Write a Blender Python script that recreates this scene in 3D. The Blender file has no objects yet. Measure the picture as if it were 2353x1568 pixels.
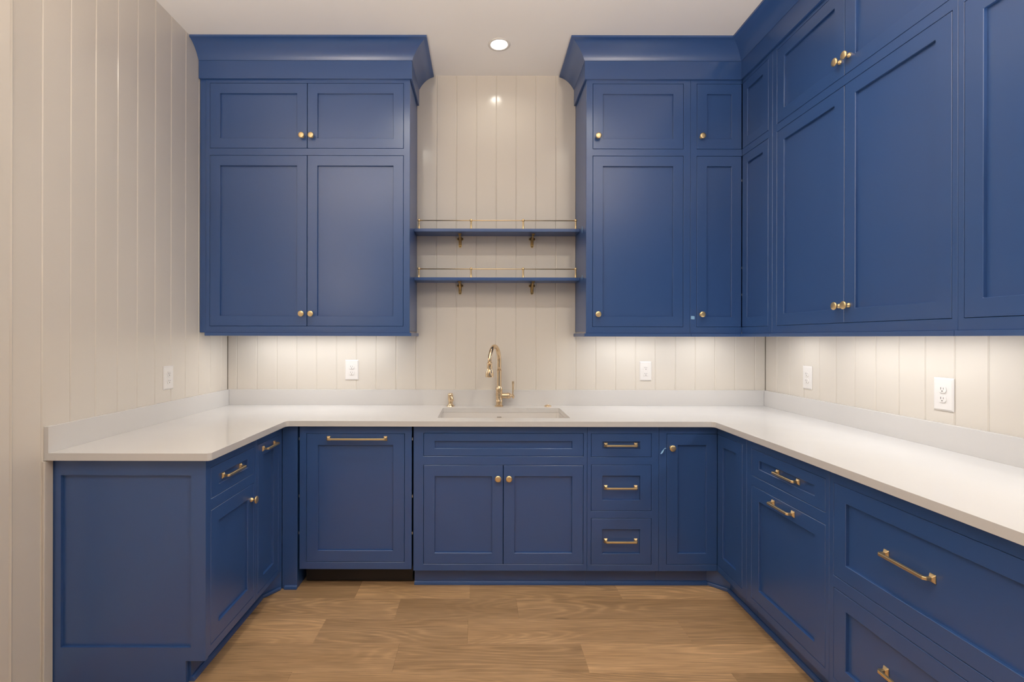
import bpy, bmesh, math, random
from mathutils import Matrix, Vector

# ------------------------------------------------------------------ scene, camera, light
sc = bpy.context.scene
COL = sc.collection
sc.view_settings.view_transform = 'Standard'
sc.view_settings.look = 'None'
sc.view_settings.gamma = 1.0
sc.view_settings.use_curve_mapping = False
sc.view_settings.exposure = 0.08
sc.cycles.use_denoising = True
sc.cycles.use_adaptive_sampling = False
sc.cycles.sample_clamp_indirect = 3.0
sc.cycles.max_bounces = 10
sc.cycles.diffuse_bounces = 6

W_PX, H_PX, F_PX = 2353.0, 1568.0, 1139.72
CX, CY = 1104.7, 776.07
cam_d = bpy.data.cameras.new('camera')
cam = bpy.data.objects.new('camera', cam_d)
COL.objects.link(cam)
cam_d.sensor_width = 36.0
cam_d.lens = 36.0 * F_PX / W_PX
cam_d.shift_x = -(CX - W_PX / 2) / W_PX
cam_d.shift_y = (CY - H_PX / 2) / W_PX
cam_d.clip_start = 0.05
cam.location = (0.0, -3.2886, 1.3612)
cam.rotation_mode = 'XYZ'
cam.matrix_world = (Matrix.Translation(cam.location) @ Matrix.Rotation(math.pi / 2, 4, 'X')
                    @ Matrix.Rotation(0.002, 4, 'Z'))
sc.camera = cam

world = bpy.data.worlds.new('world')
sc.world = world
world.use_nodes = True
world.node_tree.nodes['Background'].inputs[0].default_value = (0.80, 0.92, 1.08, 1)
world.node_tree.nodes['Background'].inputs[1].default_value = 0.22

CAN_W = [1.0, 8.0, 8.0, 3.0, 2.0, 2.0]   # power of the recessed ceiling lamps, sink lamp dimmed
CAN_COL = (1.0, 0.94, 0.82)
FILL_W = 108.0           # power of each added fill uplight, unseen behind the camera
FILL_COL = (1.0, 0.87, 0.74)
BAR_W_PER_M = 2.6     # power of the under-cabinet lamps
BAR_COL = (1.0, 0.985, 0.97)

# ------------------------------------------------------------------ room numbers (metres)
XL, XR, H = -1.678, 1.888, 3.099
YR = -3.75                      # open rear side
UF = -0.333                     # wall-cabinet face, back wall
XU = 1.555                      # wall-cabinet face, right wall
BF = -0.605                     # base-cabinet face, back wall
XBL, XBR = -1.073, 1.2815       # base-cabinet faces, left and right
HC, SLAB = 0.914, 0.0295
ZF = HC - SLAB                  # top of base cabinets
U0, U1 = 1.388, 2.905           # wall-cabinet face bottom, top
REND = -2.70                    # near end of right run
LEND = -1.351                   # near end of left run

# ------------------------------------------------------------------ materials
def nt(name):
    m = bpy.data.materials.new(name); m.use_nodes = True
    t = m.node_tree; b = t.nodes['Principled BSDF']
    return m, t, b
def node(t, typ, **kw):
    n = t.nodes.new(typ)
    for k, v in kw.items(): setattr(n, k, v)
    return n
def paint(name, col, rough, spec=0.5, bump=0.02, bscale=(60, 60, 6), rvar=0.05, coat=0.0, cvar=0.03):
    m, t, b = nt(name)
    tc = node(t, 'ShaderNodeTexCoord'); mp = node(t, 'ShaderNodeMapping')
    mp.inputs['Scale'].default_value = bscale
    t.links.new(tc.outputs['Object'], mp.inputs['Vector'])
    n = node(t, 'ShaderNodeTexNoise'); n.inputs['Scale'].default_value = 1.0; n.inputs['Detail'].default_value = 3
    t.links.new(mp.outputs[0], n.inputs['Vector'])
    n2 = node(t, 'ShaderNodeTexNoise'); n2.inputs['Scale'].default_value = 2.2; n2.inputs['Detail'].default_value = 4
    t.links.new(tc.outputs['Object'], n2.inputs['Vector'])
    mr = node(t, 'ShaderNodeMapRange')
    mr.inputs['From Min'].default_value = 0.3; mr.inputs['From Max'].default_value = 0.7
    mr.inputs['To Min'].default_value = max(0.02, rough - rvar); mr.inputs['To Max'].default_value = rough + rvar
    t.links.new(n2.outputs['Fac'], mr.inputs['Value']); t.links.new(mr.outputs[0], b.inputs['Roughness'])
    mx = node(t, 'ShaderNodeMix', data_type='RGBA')
    mx.inputs['A'].default_value = tuple(c * (1 - cvar) for c in col) + (1,)
    mx.inputs['B'].default_value = tuple(min(1, c * (1 + cvar)) for c in col) + (1,)
    t.links.new(n2.outputs['Fac'], mx.inputs['Factor']); t.links.new(mx.outputs['Result'], b.inputs['Base Color'])
    bp = node(t, 'ShaderNodeBump'); bp.inputs['Strength'].default_value = bump; bp.inputs['Distance'].default_value = 0.002
    t.links.new(n.outputs['Fac'], bp.inputs['Height']); t.links.new(bp.outputs[0], b.inputs['Normal'])
    b.inputs['Specular IOR Level'].default_value = spec
    b.inputs['Coat Weight'].default_value = coat; b.inputs['Coat Roughness'].default_value = 0.15
    return m
def metal(name, col, rough, aniso=0.0):
    m, t, b = nt(name)
    b.inputs['Base Color'].default_value = col + (1,); b.inputs['Metallic'].default_value = 1.0
    b.inputs['Roughness'].default_value = rough
    return m
def plain(name, col, rough, metallic=0.0, spec=0.5):
    m, t, b = nt(name)
    b.inputs['Base Color'].default_value = col + (1,); b.inputs['Roughness'].default_value = rough
    b.inputs['Metallic'].default_value = metallic; b.inputs['Specular IOR Level'].default_value = spec
    return m
def emit(name, col, strength):
    m, t, b = nt(name)
    b.inputs['Base Color'].default_value = (0.8, 0.8, 0.8, 1)
    b.inputs['Emission Color'].default_value = col + (1,); b.inputs['Emission Strength'].default_value = strength
    return m
def oak():
    m, t, b = nt('oak_plank')
    L = t.links.new
    tc = node(t, 'ShaderNodeTexCoord'); oi = node(t, 'ShaderNodeObjectInfo')
    off = node(t, 'ShaderNodeVectorMath', operation='SCALE'); off.inputs[0].default_value = (17.3, 41.7, 29.1)
    L(oi.outputs['Random'], off.inputs['Scale'])
    add = node(t, 'ShaderNodeVectorMath', operation='ADD')
    L(tc.outputs['Object'], add.inputs[0]); L(off.outputs[0], add.inputs[1])
    # cathedral figure: contour lines of a stretched noise field
    m1 = node(t, 'ShaderNodeMapping'); m1.inputs['Scale'].default_value = (0.75, 5.0, 1)
    L(add.outputs[0], m1.inputs['Vector'])
    n1 = node(t, 'ShaderNodeTexNoise'); n1.inputs['Scale'].default_value = 1.0; n1.inputs['Detail'].default_value = 1.2; n1.inputs['Distortion'].default_value = 0.25
    L(m1.outputs[0], n1.inputs['Vector'])
    mu = node(t, 'ShaderNodeMath', operation='MULTIPLY'); mu.inputs[1].default_value = 150
    L(n1.outputs['Fac'], mu.inputs[0])
    mw = node(t, 'ShaderNodeMapping'); mw.inputs['Scale'].default_value = (6, 60, 1)
    L(add.outputs[0], mw.inputs['Vector'])
    nw = node(t, 'ShaderNodeTexNoise'); nw.inputs['Scale'].default_value = 1.0; nw.inputs['Detail'].default_value = 3
    L(mw.outputs[0], nw.inputs['Vector'])
    ma = node(t, 'ShaderNodeMath', operation='MULTIPLY_ADD'); ma.inputs[1].default_value = 4.5
    L(nw.outputs['Fac'], ma.inputs[0]); L(mu.outputs[0], ma.inputs[2])
    si = node(t, 'ShaderNodeMath', operation='SINE'); L(ma.outputs[0], si.inputs[0])
    rg = node(t, 'ShaderNodeMapRange'); rg.inputs['From Min'].default_value = -1
    L(si.outputs[0], rg.inputs['Value'])
    pw = node(t, 'ShaderNodeMath', operation='POWER'); pw.inputs[1].default_value = 2.2
    L(rg.outputs[0], pw.inputs[0])
    # fine pores
    m2 = node(t, 'ShaderNodeMapping'); m2.inputs['Scale'].default_value = (7, 300, 1)
    L(add.outputs[0], m2.inputs['Vector'])
    n2 = node(t, 'ShaderNodeTexNoise'); n2.inputs['Scale'].default_value = 1.0; n2.inputs['Detail'].default_value = 4
    L(m2.outputs[0], n2.inputs['Vector'])
    # broad tone
    m3 = node(t, 'ShaderNodeMapping'); m3.inputs['Scale'].default_value = (1.2, 7, 1)
    L(add.outputs[0], m3.inputs['Vector'])
    n3 = node(t, 'ShaderNodeTexNoise'); n3.inputs['Scale'].default_value = 1.3; n3.inputs['Detail'].default_value = 3
    L(m3.outputs[0], n3.inputs['Vector'])
    base = node(t, 'ShaderNodeMix', data_type='RGBA')
    base.inputs['A'].default_value = (0.40, 0.236, 0.110, 1); base.inputs['B'].default_value = (0.64, 0.415, 0.225, 1)
    L(n3.outputs['Fac'], base.inputs['Factor'])
    tone = node(t, 'ShaderNodeMapRange'); tone.inputs['To Min'].default_value = 0.76; tone.inputs['To Max'].default_value = 1.17
    fr = node(t, 'ShaderNodeMath', operation='MULTIPLY'); fr.inputs[1].default_value = 7.31
    fr2 = node(t, 'ShaderNodeMath', operation='FRACT')
    L(oi.outputs['Random'], fr.inputs[0]); L(fr.outputs[0], fr2.inputs[0]); L(fr2.outputs[0], tone.inputs['Value'])
    mm = node(t, 'ShaderNodeMapping'); mm.inputs['Scale'].default_value = (1.1, 3.2, 1)
    L(add.outputs[0], mm.inputs['Vector'])
    nm = node(t, 'ShaderNodeTexNoise'); nm.inputs['Scale'].default_value = 1.0; nm.inputs['Detail'].default_value = 1
    L(mm.outputs[0], nm.inputs['Vector'])
    mask = node(t, 'ShaderNodeMapRange'); mask.inputs['From Min'].default_value = 0.42; mask.inputs['From Max'].default_value = 0.62
    mask.inputs['To Min'].default_value = 0.15; L(nm.outputs['Fac'], mask.inputs['Value'])
    pm = node(t, 'ShaderNodeMath', operation='MULTIPLY'); L(pw.outputs[0], pm.inputs[0]); L(mask.outputs[0], pm.inputs[1])
    g1 = node(t, 'ShaderNodeMapRange'); g1.inputs['To Min'].default_value = 0.90; g1.inputs['To Max'].default_value = 1.20
    L(pm.outputs[0], g1.inputs['Value'])
    g2 = node(t, 'ShaderNodeMapRange'); g2.inputs['From Min'].default_value = 0.35; g2.inputs['From Max'].default_value = 0.6
    g2.inputs['To Min'].default_value = 0.74; g2.inputs['To Max'].default_value = 1.08
    L(n2.outputs['Fac'], g2.inputs['Value'])
    k1 = node(t, 'ShaderNodeMath', operation='MULTIPLY'); L(g1.outputs[0], k1.inputs[0]); L(g2.outputs[0], k1.inputs[1])
    k2 = node(t, 'ShaderNodeMath', operation='MULTIPLY'); L(k1.outputs[0], k2.inputs[0]); L(tone.outputs[0], k2.inputs[1])
    # knots
    mk = node(t, 'ShaderNodeMapping'); mk.inputs['Scale'].default_value = (2.0, 5.0, 1)
    L(add.outputs[0], mk.inputs['Vector'])
    vk = node(t, 'ShaderNodeTexVoronoi'); vk.inputs['Scale'].default_value = 0.75
    L(mk.outputs[0], vk.inputs['Vector'])
    kr = node(t, 'ShaderNodeMapRange'); kr.inputs['From Min'].default_value = 0.015; kr.inputs['From Max'].default_value = 0.075
    kr.inputs['To Min'].default_value = 0.42; kr.inputs['To Max'].default_value = 1.0
    L(vk.outputs['Distance'], kr.inputs['Value'])
    k3 = node(t, 'ShaderNodeMath', operation='MULTIPLY'); L(k2.outputs[0], k3.inputs[0]); L(kr.outputs[0], k3.inputs[1])
    fin = node(t, 'ShaderNodeVectorMath', operation='SCALE')
    L(base.outputs['Result'], fin.inputs[0]); L(k3.outputs[0], fin.inputs['Scale'])
    L(fin.outputs[0], b.inputs['Base Color'])
    b.inputs['Roughness'].default_value = 0.42; b.inputs['Specular IOR Level'].default_value = 0.35
    bp = node(t, 'ShaderNodeBump'); bp.inputs['Strength'].default_value = 0.12; bp.inputs['Distance'].default_value = 0.001
    L(k1.outputs[0], bp.inputs['Height']); L(bp.outputs[0], b.inputs['Normal'])
    return m

BLUE = paint('navy_blue_cabinet_paint', (0.029, 0.083, 0.248), 0.30, 0.95, bump=0.0, rvar=0.0, cvar=0.0)
CREAM = paint('cream_gloss_wall_paint', (0.71, 0.66, 0.59), 0.20, 0.5, bump=0.10, bscale=(30, 30, 1.6), rvar=0.05)
CEIL = paint('ceiling_white', (0.90, 0.89, 0.875), 0.85, 0.2, bump=0.03, bscale=(40, 40, 40))
QUARTZ = paint('white_quartz', (0.68, 0.665, 0.65), 0.14, 0.5, bump=0.0, rvar=0.03, cvar=0.02)
OAK = oak()
SUB = plain('subfloor', (0.42, 0.28, 0.15), 0.8)
BRASS = metal('brushed_brass', (0.93, 0.70, 0.38), 0.40)
AGED = metal('champagne_bronze', (0.76, 0.585, 0.385), 0.22)
OLDBR = metal('antique_brass', (0.46, 0.31, 0.13), 0.38)
WHITE = plain('white_plastic', (0.82, 0.79, 0.76), 0.35)
PORC = plain('white_sink_composite', (0.74, 0.71, 0.68), 0.30)
SLOT = plain('outlet_slot_dark', (0.10, 0.08, 0.07), 0.6)
BLACK = plain('black_plastic', (0.012, 0.010, 0.009), 0.5)
INSIDE = plain('cabinet_interior', (0.05, 0.06, 0.09), 0.7)
TAPE = plain('light_blue_tape', (0.28, 0.52, 0.78), 0.7)
STEEL = metal('steel', (0.6, 0.6, 0.6), 0.3)
TRIMW = plain('lamp_trim_white', (0.78, 0.76, 0.73), 0.4)
LENS = emit('lamp_lens', (1.0, 0.96, 0.90), 14.0)
DIFF = emit('led_diffuser', (1.0, 0.93, 0.84), 3.0)

# ------------------------------------------------------------------ helpers
def mk(name, verts, faces, mat, parent=None, bevel=0.0, smooth=False, seg=1, loc=None, rotz=None, mats=None):
    me = bpy.data.meshes.new(name)
    me.from_pydata([tuple(v) for v in verts], [], faces)
    me.materials.append(mat)
    bm = bmesh.new(); bm.from_mesh(me)
    bmesh.ops.recalc_face_normals(bm, faces=bm.faces)
    bm.to_mesh(me); bm.free()
    if smooth:
        for p in me.polygons: p.use_smooth = True
    o = bpy.data.objects.new(name, me); COL.objects.link(o)
    if parent is not None: o.parent = parent
    if loc is not None: o.location = loc
    if rotz is not None: o.rotation_euler = (0, 0, rotz)
    if bevel > 0:
        b = o.modifiers.new('bevel', 'BEVEL'); b.width = bevel; b.segments = seg
        b.limit_method = 'ANGLE'; b.angle_limit = math.radians(35)
    return o
def inst(src, parent, loc=None, rotz=None):
    o = src.copy(); COL.objects.link(o); o.parent = parent
    if loc is not None: o.location = loc
    if rotz is not None: o.rotation_euler = (0, 0, rotz)
    return o
class MB:
    def __init__(s): s.v = []; s.f = []
    def add(s, v, f):
        n = len(s.v); s.v += [tuple(x) for x in v]; s.f += [tuple(i + n for i in q) for q in f]; return s
    def box(s, x0, x1, y0, y1, z0, z1):
        v = [(x, y, z) for x in (x0, x1) for y in (y0, y1) for z in (z0, z1)]
        return s.add(v, [(0, 1, 3, 2), (4, 6, 7, 5), (0, 4, 5, 1), (2, 3, 7, 6), (0, 2, 6, 4), (1, 5, 7, 3)])
    def prism(s, poly, axis, a, b):
        n = len(poly)
        def P(p, c):
            return {'x': (c, p[0], p[1]), 'y': (p[0], c, p[1]), 'z': (p[0], p[1], c)}[axis]
        v = [P(p, a) for p in poly] + [P(p, b) for p in poly]
        f = [tuple(range(n)), tuple(range(2 * n - 1, n - 1, -1))]
        f += [(i, (i + 1) % n, (i + 1) % n + n, i + n) for i in range(n)]
        return s.add(v, f)
    def lathe(s, prof, org=(0, 0, 0), axis=(0, 0, 1), seg=24):
        ax = Vector(axis).normalized()
        q = Vector((0, 0, 1)).rotation_difference(ax)
        v = []; f = []
        for r, h in prof:
            for k in range(seg):
                a = 2 * math.pi * k / seg
                v.append(Vector(org) + q @ Vector((r * math.cos(a), r * math.sin(a), h)))
        for i in range(len(prof) - 1):
            for k in range(seg):
                k2 = (k + 1) % seg
                f.append((i * seg + k, i * seg + k2, (i + 1) * seg + k2, (i + 1) * seg + k))
        f.append(tuple(range(seg - 1, -1, -1))); f.append(tuple((len(prof) - 1) * seg + k for k in range(seg)))
        return s.add(v, f)
    def tube(s, pts, r, seg=16):
        pts = [Vector(p) for p in pts]; rs = r if isinstance(r, (list, tuple)) else [r] * len(pts)
        v = []; f = []
        ref = None
        for i, p in enumerate(pts):
            d = (pts[min(i + 1, len(pts) - 1)] - pts[max(i - 1, 0)]).normalized()
            if ref is None:
                ref = d.orthogonal().normalized()
            ref = (ref - d * ref.dot(d)).normalized()
            b = d.cross(ref)
            for k in range(seg):
                a = 2 * math.pi * k / seg
                v.append(p + (ref * math.cos(a) + b * math.sin(a)) * rs[i])
        for i in range(len(pts) - 1):
            for k in range(seg):
                k2 = (k + 1) % seg
                f.append((i * seg + k, i * seg + k2, (i + 1) * seg + k2, (i + 1) * seg + k))
        f.append(tuple(range(seg - 1, -1, -1))); f.append(tuple((len(pts) - 1) * seg + k for k in range(seg)))
        return s.add(v, f)
    def plate(s, u0, u1, v0, v1, holes, n0, n1, plane='xz'):
        us = sorted({u0, u1, *[h[0] for h in holes], *[h[1] for h in holes]})
        vs = sorted({v0, v1, *[h[2] for h in holes], *[h[3] for h in holes]})
        def solid(i, j):
            if i < 0 or j < 0 or i >= len(us) - 1 or j >= len(vs) - 1: return False
            cu, cv = (us[i] + us[i + 1]) / 2, (vs[j] + vs[j + 1]) / 2
            return not any(h[0] < cu < h[1] and h[2] < cv < h[3] for h in holes)
        idx = {}; v = []; f = []
        def V(i, j, k):
            if (i, j, k) not in idx:
                idx[(i, j, k)] = len(v); n = n1 if k else n0
                v.append((us[i], n, vs[j]) if plane == 'xz' else (us[i], vs[j], n))
            return idx[(i, j, k)]
        for i in range(len(us) - 1):
            for j in range(len(vs) - 1):
                if not solid(i, j): continue
                f.append((V(i, j, 0), V(i + 1, j, 0), V(i + 1, j + 1, 0), V(i, j + 1, 0)))
                f.append((V(i, j, 1), V(i, j + 1, 1), V(i + 1, j + 1, 1), V(i + 1, j, 1)))
                for (di, dj, a, b) in ((-1, 0, (i, j), (i, j + 1)), (1, 0, (i + 1, j), (i + 1, j + 1)),
                                       (0, -1, (i, j), (i + 1, j)), (0, 1, (i, j + 1), (i + 1, j + 1))):
                    if not solid(i + di, j + dj):
                        f.append((V(*a, 0), V(*b, 0), V(*b, 1), V(*a, 1)))
        return s.add(v, f)
    def obj(s, name, mat, parent=None, **kw): return mk(name, s.v, s.f, mat, parent, **kw)
def tag(o, label, cat, group=None):
    o['label'] = label; o['category'] = cat
    if group: o['group'] = group
    return o
def structure(o): o['kind'] = 'structure'; return o
def empty(name, loc=(0, 0, 0), rotz=0.0):
    o = bpy.data.objects.new(name, None); COL.objects.link(o)
    o.empty_display_size = 0.1; o.location = loc; o.rotation_euler = (0, 0, rotz); return o
def thing(name, label, cat, loc=(0, 0, 0), rotz=0.0, group=None): return tag(empty(name, loc, rotz), label, cat, group)
def area(name, loc, parent, size, size_y, watts, col, shape='RECTANGLE', rotz=0.0, spread=math.pi):
    d = bpy.data.lights.new(name, 'AREA'); d.shape = shape; d.size = size
    if shape == 'RECTANGLE': d.size_y = size_y
    d.energy = watts; d.color = col; d.spread = spread
    o = bpy.data.objects.new(name, d); COL.objects.link(o); o.parent = parent; o.location = loc
    o.rotation_euler = (0, 0, rotz); return o

# ------------------------------------------------------------------ room shell
T = 0.012
GR = 0.0045
rnd = random.Random(7)

# floor of oak planks
fl = structure(MB().box(XL - 0.1, XR + 0.1, YR - 0.1, 0.1, -0.06, -0.0145).obj('floor', SUB))
JOINTS = {0: [-0.657, -0.055, 0.741], 1: [-0.413, 0.187], 2: [-0.743, -0.057, 0.948],
          3: [-0.358, 0.445], 4: [-0.763, 1.02]}
PW = 0.1903
def plank(x0, x1, y0, y1):
    c, g = 0.0009, 0.00005
    ax, bx, ay, by = x0 + g, x1 - g, y0 + g, y1 - g
    cx_, cy_ = (ax + bx) / 2, (ay + by) / 2
    v = []
    for (z, e) in ((-0.0145, 0), (-c, 0), (0, c)):
        v += [(ax + e - cx_, ay + e - cy_, z), (bx - e - cx_, ay + e - cy_, z), (bx - e - cx_, by - e - cy_, z), (ax + e - cx_, by - e - cy_, z)]
    f = [(3, 2, 1, 0), (8, 9, 10, 11)]
    for k in (0, 4):
        f += [(k + i, k + (i + 1) % 4, k + 4 + (i + 1) % 4, k + 4 + i) for i in range(4)]
    mk('plank', v, f, OAK, fl, loc=(cx_, cy_, 0))
for r in range(-3, 24):
    y1 = -0.5117 - PW * r
    y0 = y1 - PW
    if y1 < YR: break
    y1 = min(y1, 0.0)
    if y0 >= 0: continue
    js = list(JOINTS.get(r, []))
    if not js:
        x = XL + rnd.uniform(0.3, 1.2)
        while x < XR - 0.25:
            js.append(x); x += rnd.uniform(0.65, 1.6)
    xs = [XL] + js + [XR]
    for a, b_ in zip(xs[:-1], xs[1:]): plank(a, b_, max(y0, YR), y1)

# walls: backing slab + one object per board
def board(name, u0, u1, z0, z1, parent, place):
    c = GR; d = 0.0032; g = 0.0
    prof = [(u0 + g, T), (u0 + g, d), (u0 + c, 0), (u1 - c, 0), (u1 - g, d), (u1 - g, T)]   # n=0 is the room face
    b = MB()
    v = [place(p[0], p[1], z0) for p in prof] + [place(p[0], p[1], z1) for p in prof]
    n = len(prof)
    f = [tuple(range(n)), tuple(range(2 * n - 1, n - 1, -1))] + [(i, (i + 1) % n, (i + 1) % n + n, i + n) for i in range(n)]
    return b.add(v, f).obj(name, CREAM, parent)
wb = structure(MB().box(XL - 0.11, XR + 0.11, T, 0.11, 0, H).obj('wall_back', CREAM))
gx = [XL] + [-1.617 + 0.13215 * k for k in range(27)] + [XR]
for a, b_ in zip(gx[:-1], gx[1:]):
    if b_ - a > 0.02: board('board', a, b_, 0.0, H, wb, lambda u, n, z: (u, n, z))
wl = structure(MB().box(XL - 0.11, XL - T, YR, T, 0, H).obj('wall_left', CREAM))
gy = [0.0] + [-0.077 - 0.1315 * k for k in range(38)]
gy = [g for g in gy if g > YR] + [YR]
for a, b_ in zip(gy[:-1], gy[1:]):
    if a - b_ > 0.02: board('board', b_, a, 0.0, H, wl, lambda u, n, z: (XL - n, u, z))
wr = structure(MB().box(XR + T, XR + 0.11, YR, T, 0, H).obj('wall_right', CREAM))
gy = [0.0] + [-0.129 - 0.1316 * k for k in range(38)]
gy = [g for g in gy if g > YR] + [YR]
for a, b_ in zip(gy[:-1], gy[1:]):
    if a - b_ > 0.02: board('board', b_, a, 0.0, H, wr, lambda u, n, z: (XR + n, u, z))
# the rear side is open to the bright room behind the camera

# ceiling with round openings for the recessed lamps
CANS = [(0.1056, -0.351), (-0.54, -1.38), (0.77, -1.38), (0.1056, -2.45), (-0.54, -3.3), (0.77, -3.3)]
RH = 0.050
cb = MB()
sq = 0.09
cb.plate(XL - 0.11, XR + 0.11, YR - 0.1, 0.11, [(x - sq, x + sq, y - sq, y + sq) for x, y in CANS], H, H + 0.10, plane='xy')
for x, y in CANS:
    n = 32; v = []
    for k in range(n):
        a = 2 * math.pi * (k + 0.5) / n; c, s_ = math.cos(a), math.sin(a)
        m_ = sq / max(abs(c), abs(s_)); v.append((x + c * m_, y + s_ * m_, H))
    # square corners are covered by the lamp trim's cell: use diagonal samples
    v += [(x + RH * math.cos(2 * math.pi * (k + 0.5) / n), y + RH * math.sin(2 * math.pi * (k + 0.5) / n), H) for k in range(n)]
    f = [(k, (k + 1) % n, n + (k + 1) % n, n + k) for k in range(n)]
    base = len(v)
    v += [(x + sq, y + sq, H), (x - sq, y + sq, H), (x - sq, y - sq, H), (x + sq, y - sq, H)]
    for q, k in enumerate((3, 11, 19, 27)): f.append((k, base + q, (k + 1) % n))
    cb.add(v, f)
structure(cb.obj('ceiling', CEIL))

# door casing on the left wall and scribe strip by the end panel
prof = [(-1.523, 0), (-1.523, 0.012), (-1.530, 0.016), (-1.536, 0.012), (-1.541, 0.012), (-1.547, 0.022), (-1.60, 0.022), (-1.61, 0.012), (-1.625, 0.012), (-1.625, 0)]
structure(MB().prism([(XL + n, y) for y, n in prof], 'z', 0.0, 2.9).obj('trim_1', CREAM))
structure(MB().box(XL, XL + 0.009, -1.391, LEND, 0.0, ZF - 0.003).obj('trim_2', CREAM, bevel=0.001))

# ------------------------------------------------------------------ cabinet parts
G = 0.0015   # gap round an inset door
knob_src = None
def knob(parent, x, y, z):
    global knob_src
    if knob_src is None:
        prof = [(0.0105, 0.0), (0.0105, 0.0025), (0.0095, 0.006), (0.0068, 0.0085), (0.0055, 0.012), (0.0062, 0.016),
                (0.0110, 0.0195), (0.0160, 0.0215), (0.0172, 0.0235), (0.0172, 0.0265), (0.0158, 0.0285), (0.0095, 0.0298), (0.0, 0.0300)]
        knob_src = MB().lathe(prof, axis=(0, -1, 0), seg=28).obj('knob', BRASS, parent, smooth=True, loc=(x, y, z))
        knob_src['label'] = 'round brushed brass knob'
        m = knob_src.modifiers.new('e', 'EDGE_SPLIT'); m.split_angle = math.radians(50)
        return knob_src
    return inst(knob_src, parent, (x, y, z))
def handle(parent, xc, y, z, length):
    h = length / 2; b = MB()
    pr, t, bh = 0.031, 0.0095, 0.0095
    for s in (-1, 1):
        # flared foot plate
        xo, xi = s * h, s * (h - 0.020)
        fx = [(xo, 0), (xi, 0), (xi + s * 0.0045, 0.008), (xo - s * 0.0045, 0.008)]
        x0, x1 = min(xo, xi), max(xo, xi)
        v = [(x0, 0, -0.0125), (x1, 0, -0.0125), (x1, 0, 0.0125), (x0, 0, 0.0125),
             (x0, -0.0025, -0.0125), (x1, -0.0025, -0.0125), (x1, -0.0025, 0.0125), (x0, -0.0025, 0.0125),
             (x0 + 0.005, -0.009, -bh / 2), (x1 - 0.005, -0.009, -bh / 2), (x1 - 0.005, -0.009, bh / 2), (x0 + 0.005, -0.009, bh / 2)]
        f = [(0, 1, 2, 3), (8, 11, 10, 9)] + [(k + i, k + (i + 1) % 4, k + 4 + (i + 1) % 4, k + 4 + i) for k in (0, 4) for i in range(4)]
        b.add(v, f)
    xo = h - 0.005; xi = h - 0.015
    # bar with chamfered elbows, plan outline extruded in z
    poly = [(-xo, -0.009), (-xo, -(pr - 0.007)), (-xo + 0.007, -pr), (xo - 0.007, -pr), (xo, -(pr - 0.007)), (xo, -0.009),
            (xi, -0.009), (xi, -(pr - t - 0.003)), (xi - 0.003, -(pr - t)), (-xi + 0.003, -(pr - t)), (-xi, -(pr - t - 0.003)), (-xi, -0.009)]
    v = [(p[0], p[1], -bh / 2) for p in poly] + [(p[0], p[1], bh / 2) for p in poly]
    n = len(poly)
    f = [(i, (i + 1) % n, (i + 1) % n + n, i + n) for i in range(n)]
    quads = [(0, 1, 10, 11), (1, 2, 9, 10), (2, 3, 8, 9), (3, 4, 7, 8), (4, 5, 6, 7)]
    f += quads + [tuple(i + n for i in q[::-1]) for q in quads]
    b.add(v, f)
    o = b.obj('handle', BRASS, parent, bevel=0.0009, loc=(xc, y, z))
    o['label'] = 'squared brushed brass bar pull'
    return o
def door(parent, x0, x1, z0, z1, name='door', stile=0.060, rail=None, recess=0.0115, y=0.0, loc=None, rotz=None):
    """inset shaker front; front face at local y, frame ring with a recessed panel as sub-part"""
    r = stile if rail is None else rail
    x0 += G; x1 -= G; z0 += G; z1 -= G
    d = MB().plate(x0, x1, z0, z1, [(x0 + stile, x1 - stile, z0 + r, z1 - r)], y, y + 0.020).obj(name, BLUE, parent, bevel=0.0014, loc=loc, rotz=rotz)
    MB().box(x0 + stile - 0.004, x1 - stile + 0.004, y + recess, y + 0.0185, z0 + r - 0.004, z1 - r + 0.004).obj('panel', BLUE, d)
    return d
def shell(parent, x0, x1, depth, z0, z1, loc=None, rotz=None, name='carcass'):
    """open-fronted cabinet box behind the face frame"""
    t = 0.016; a, b_ = 0.0205, depth - 0.002
    m = MB()
    m.box(x0, x0 + t, a, b_, z0, z1); m.box(x1 - t, x1, a, b_, z0, z1)
    m.box(x0 + t, x1 - t, a, b_, z0, z0 + t); m.box(x0 + t, x1 - t, b_ - t, b_, z0 + t, z1)
    return m.obj(name, BLUE, parent, loc=loc, rotz=rotz)
def frame(parent, x0, x1, z0, z1, holes, loc=None, rotz=None, bev=0.0012):
    return MB().plate(x0, x1, z0, z1, holes, 0.0, 0.020).obj('face_frame', BLUE, parent, bevel=bev, loc=loc, rotz=rotz)
def toe(parent, x0, x1, loc=None, rotz=None, rec=0.055):
    MB().box(x0, x1, rec, rec + 0.016, 0.0, 0.0985).obj('toe_kick', BLUE, parent, loc=loc, rotz=rotz)
    prof = [(rec, 0.0), (rec - 0.013, 0.0), (rec - 0.013, 0.006), (rec - 0.010, 0.014), (rec - 0.004, 0.0195), (rec, 0.020)]
    MB().prism(prof, 'x', x0, x1).obj('shoe_moulding', BLUE, parent, loc=loc, rotz=rotz)

D0, D1 = 0.134, 0.671       # base doors
W0, W1 = 0.716, 0.8415      # drawers
ZB = 0.0985                 # bottom of base faces
T0, T1 = 2.4870, 2.8765     # upper small doors
L0, L1 = 1.4265, 2.4460     # upper tall doors
KU, KL = 2.558, 1.501       # knob heights

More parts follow.
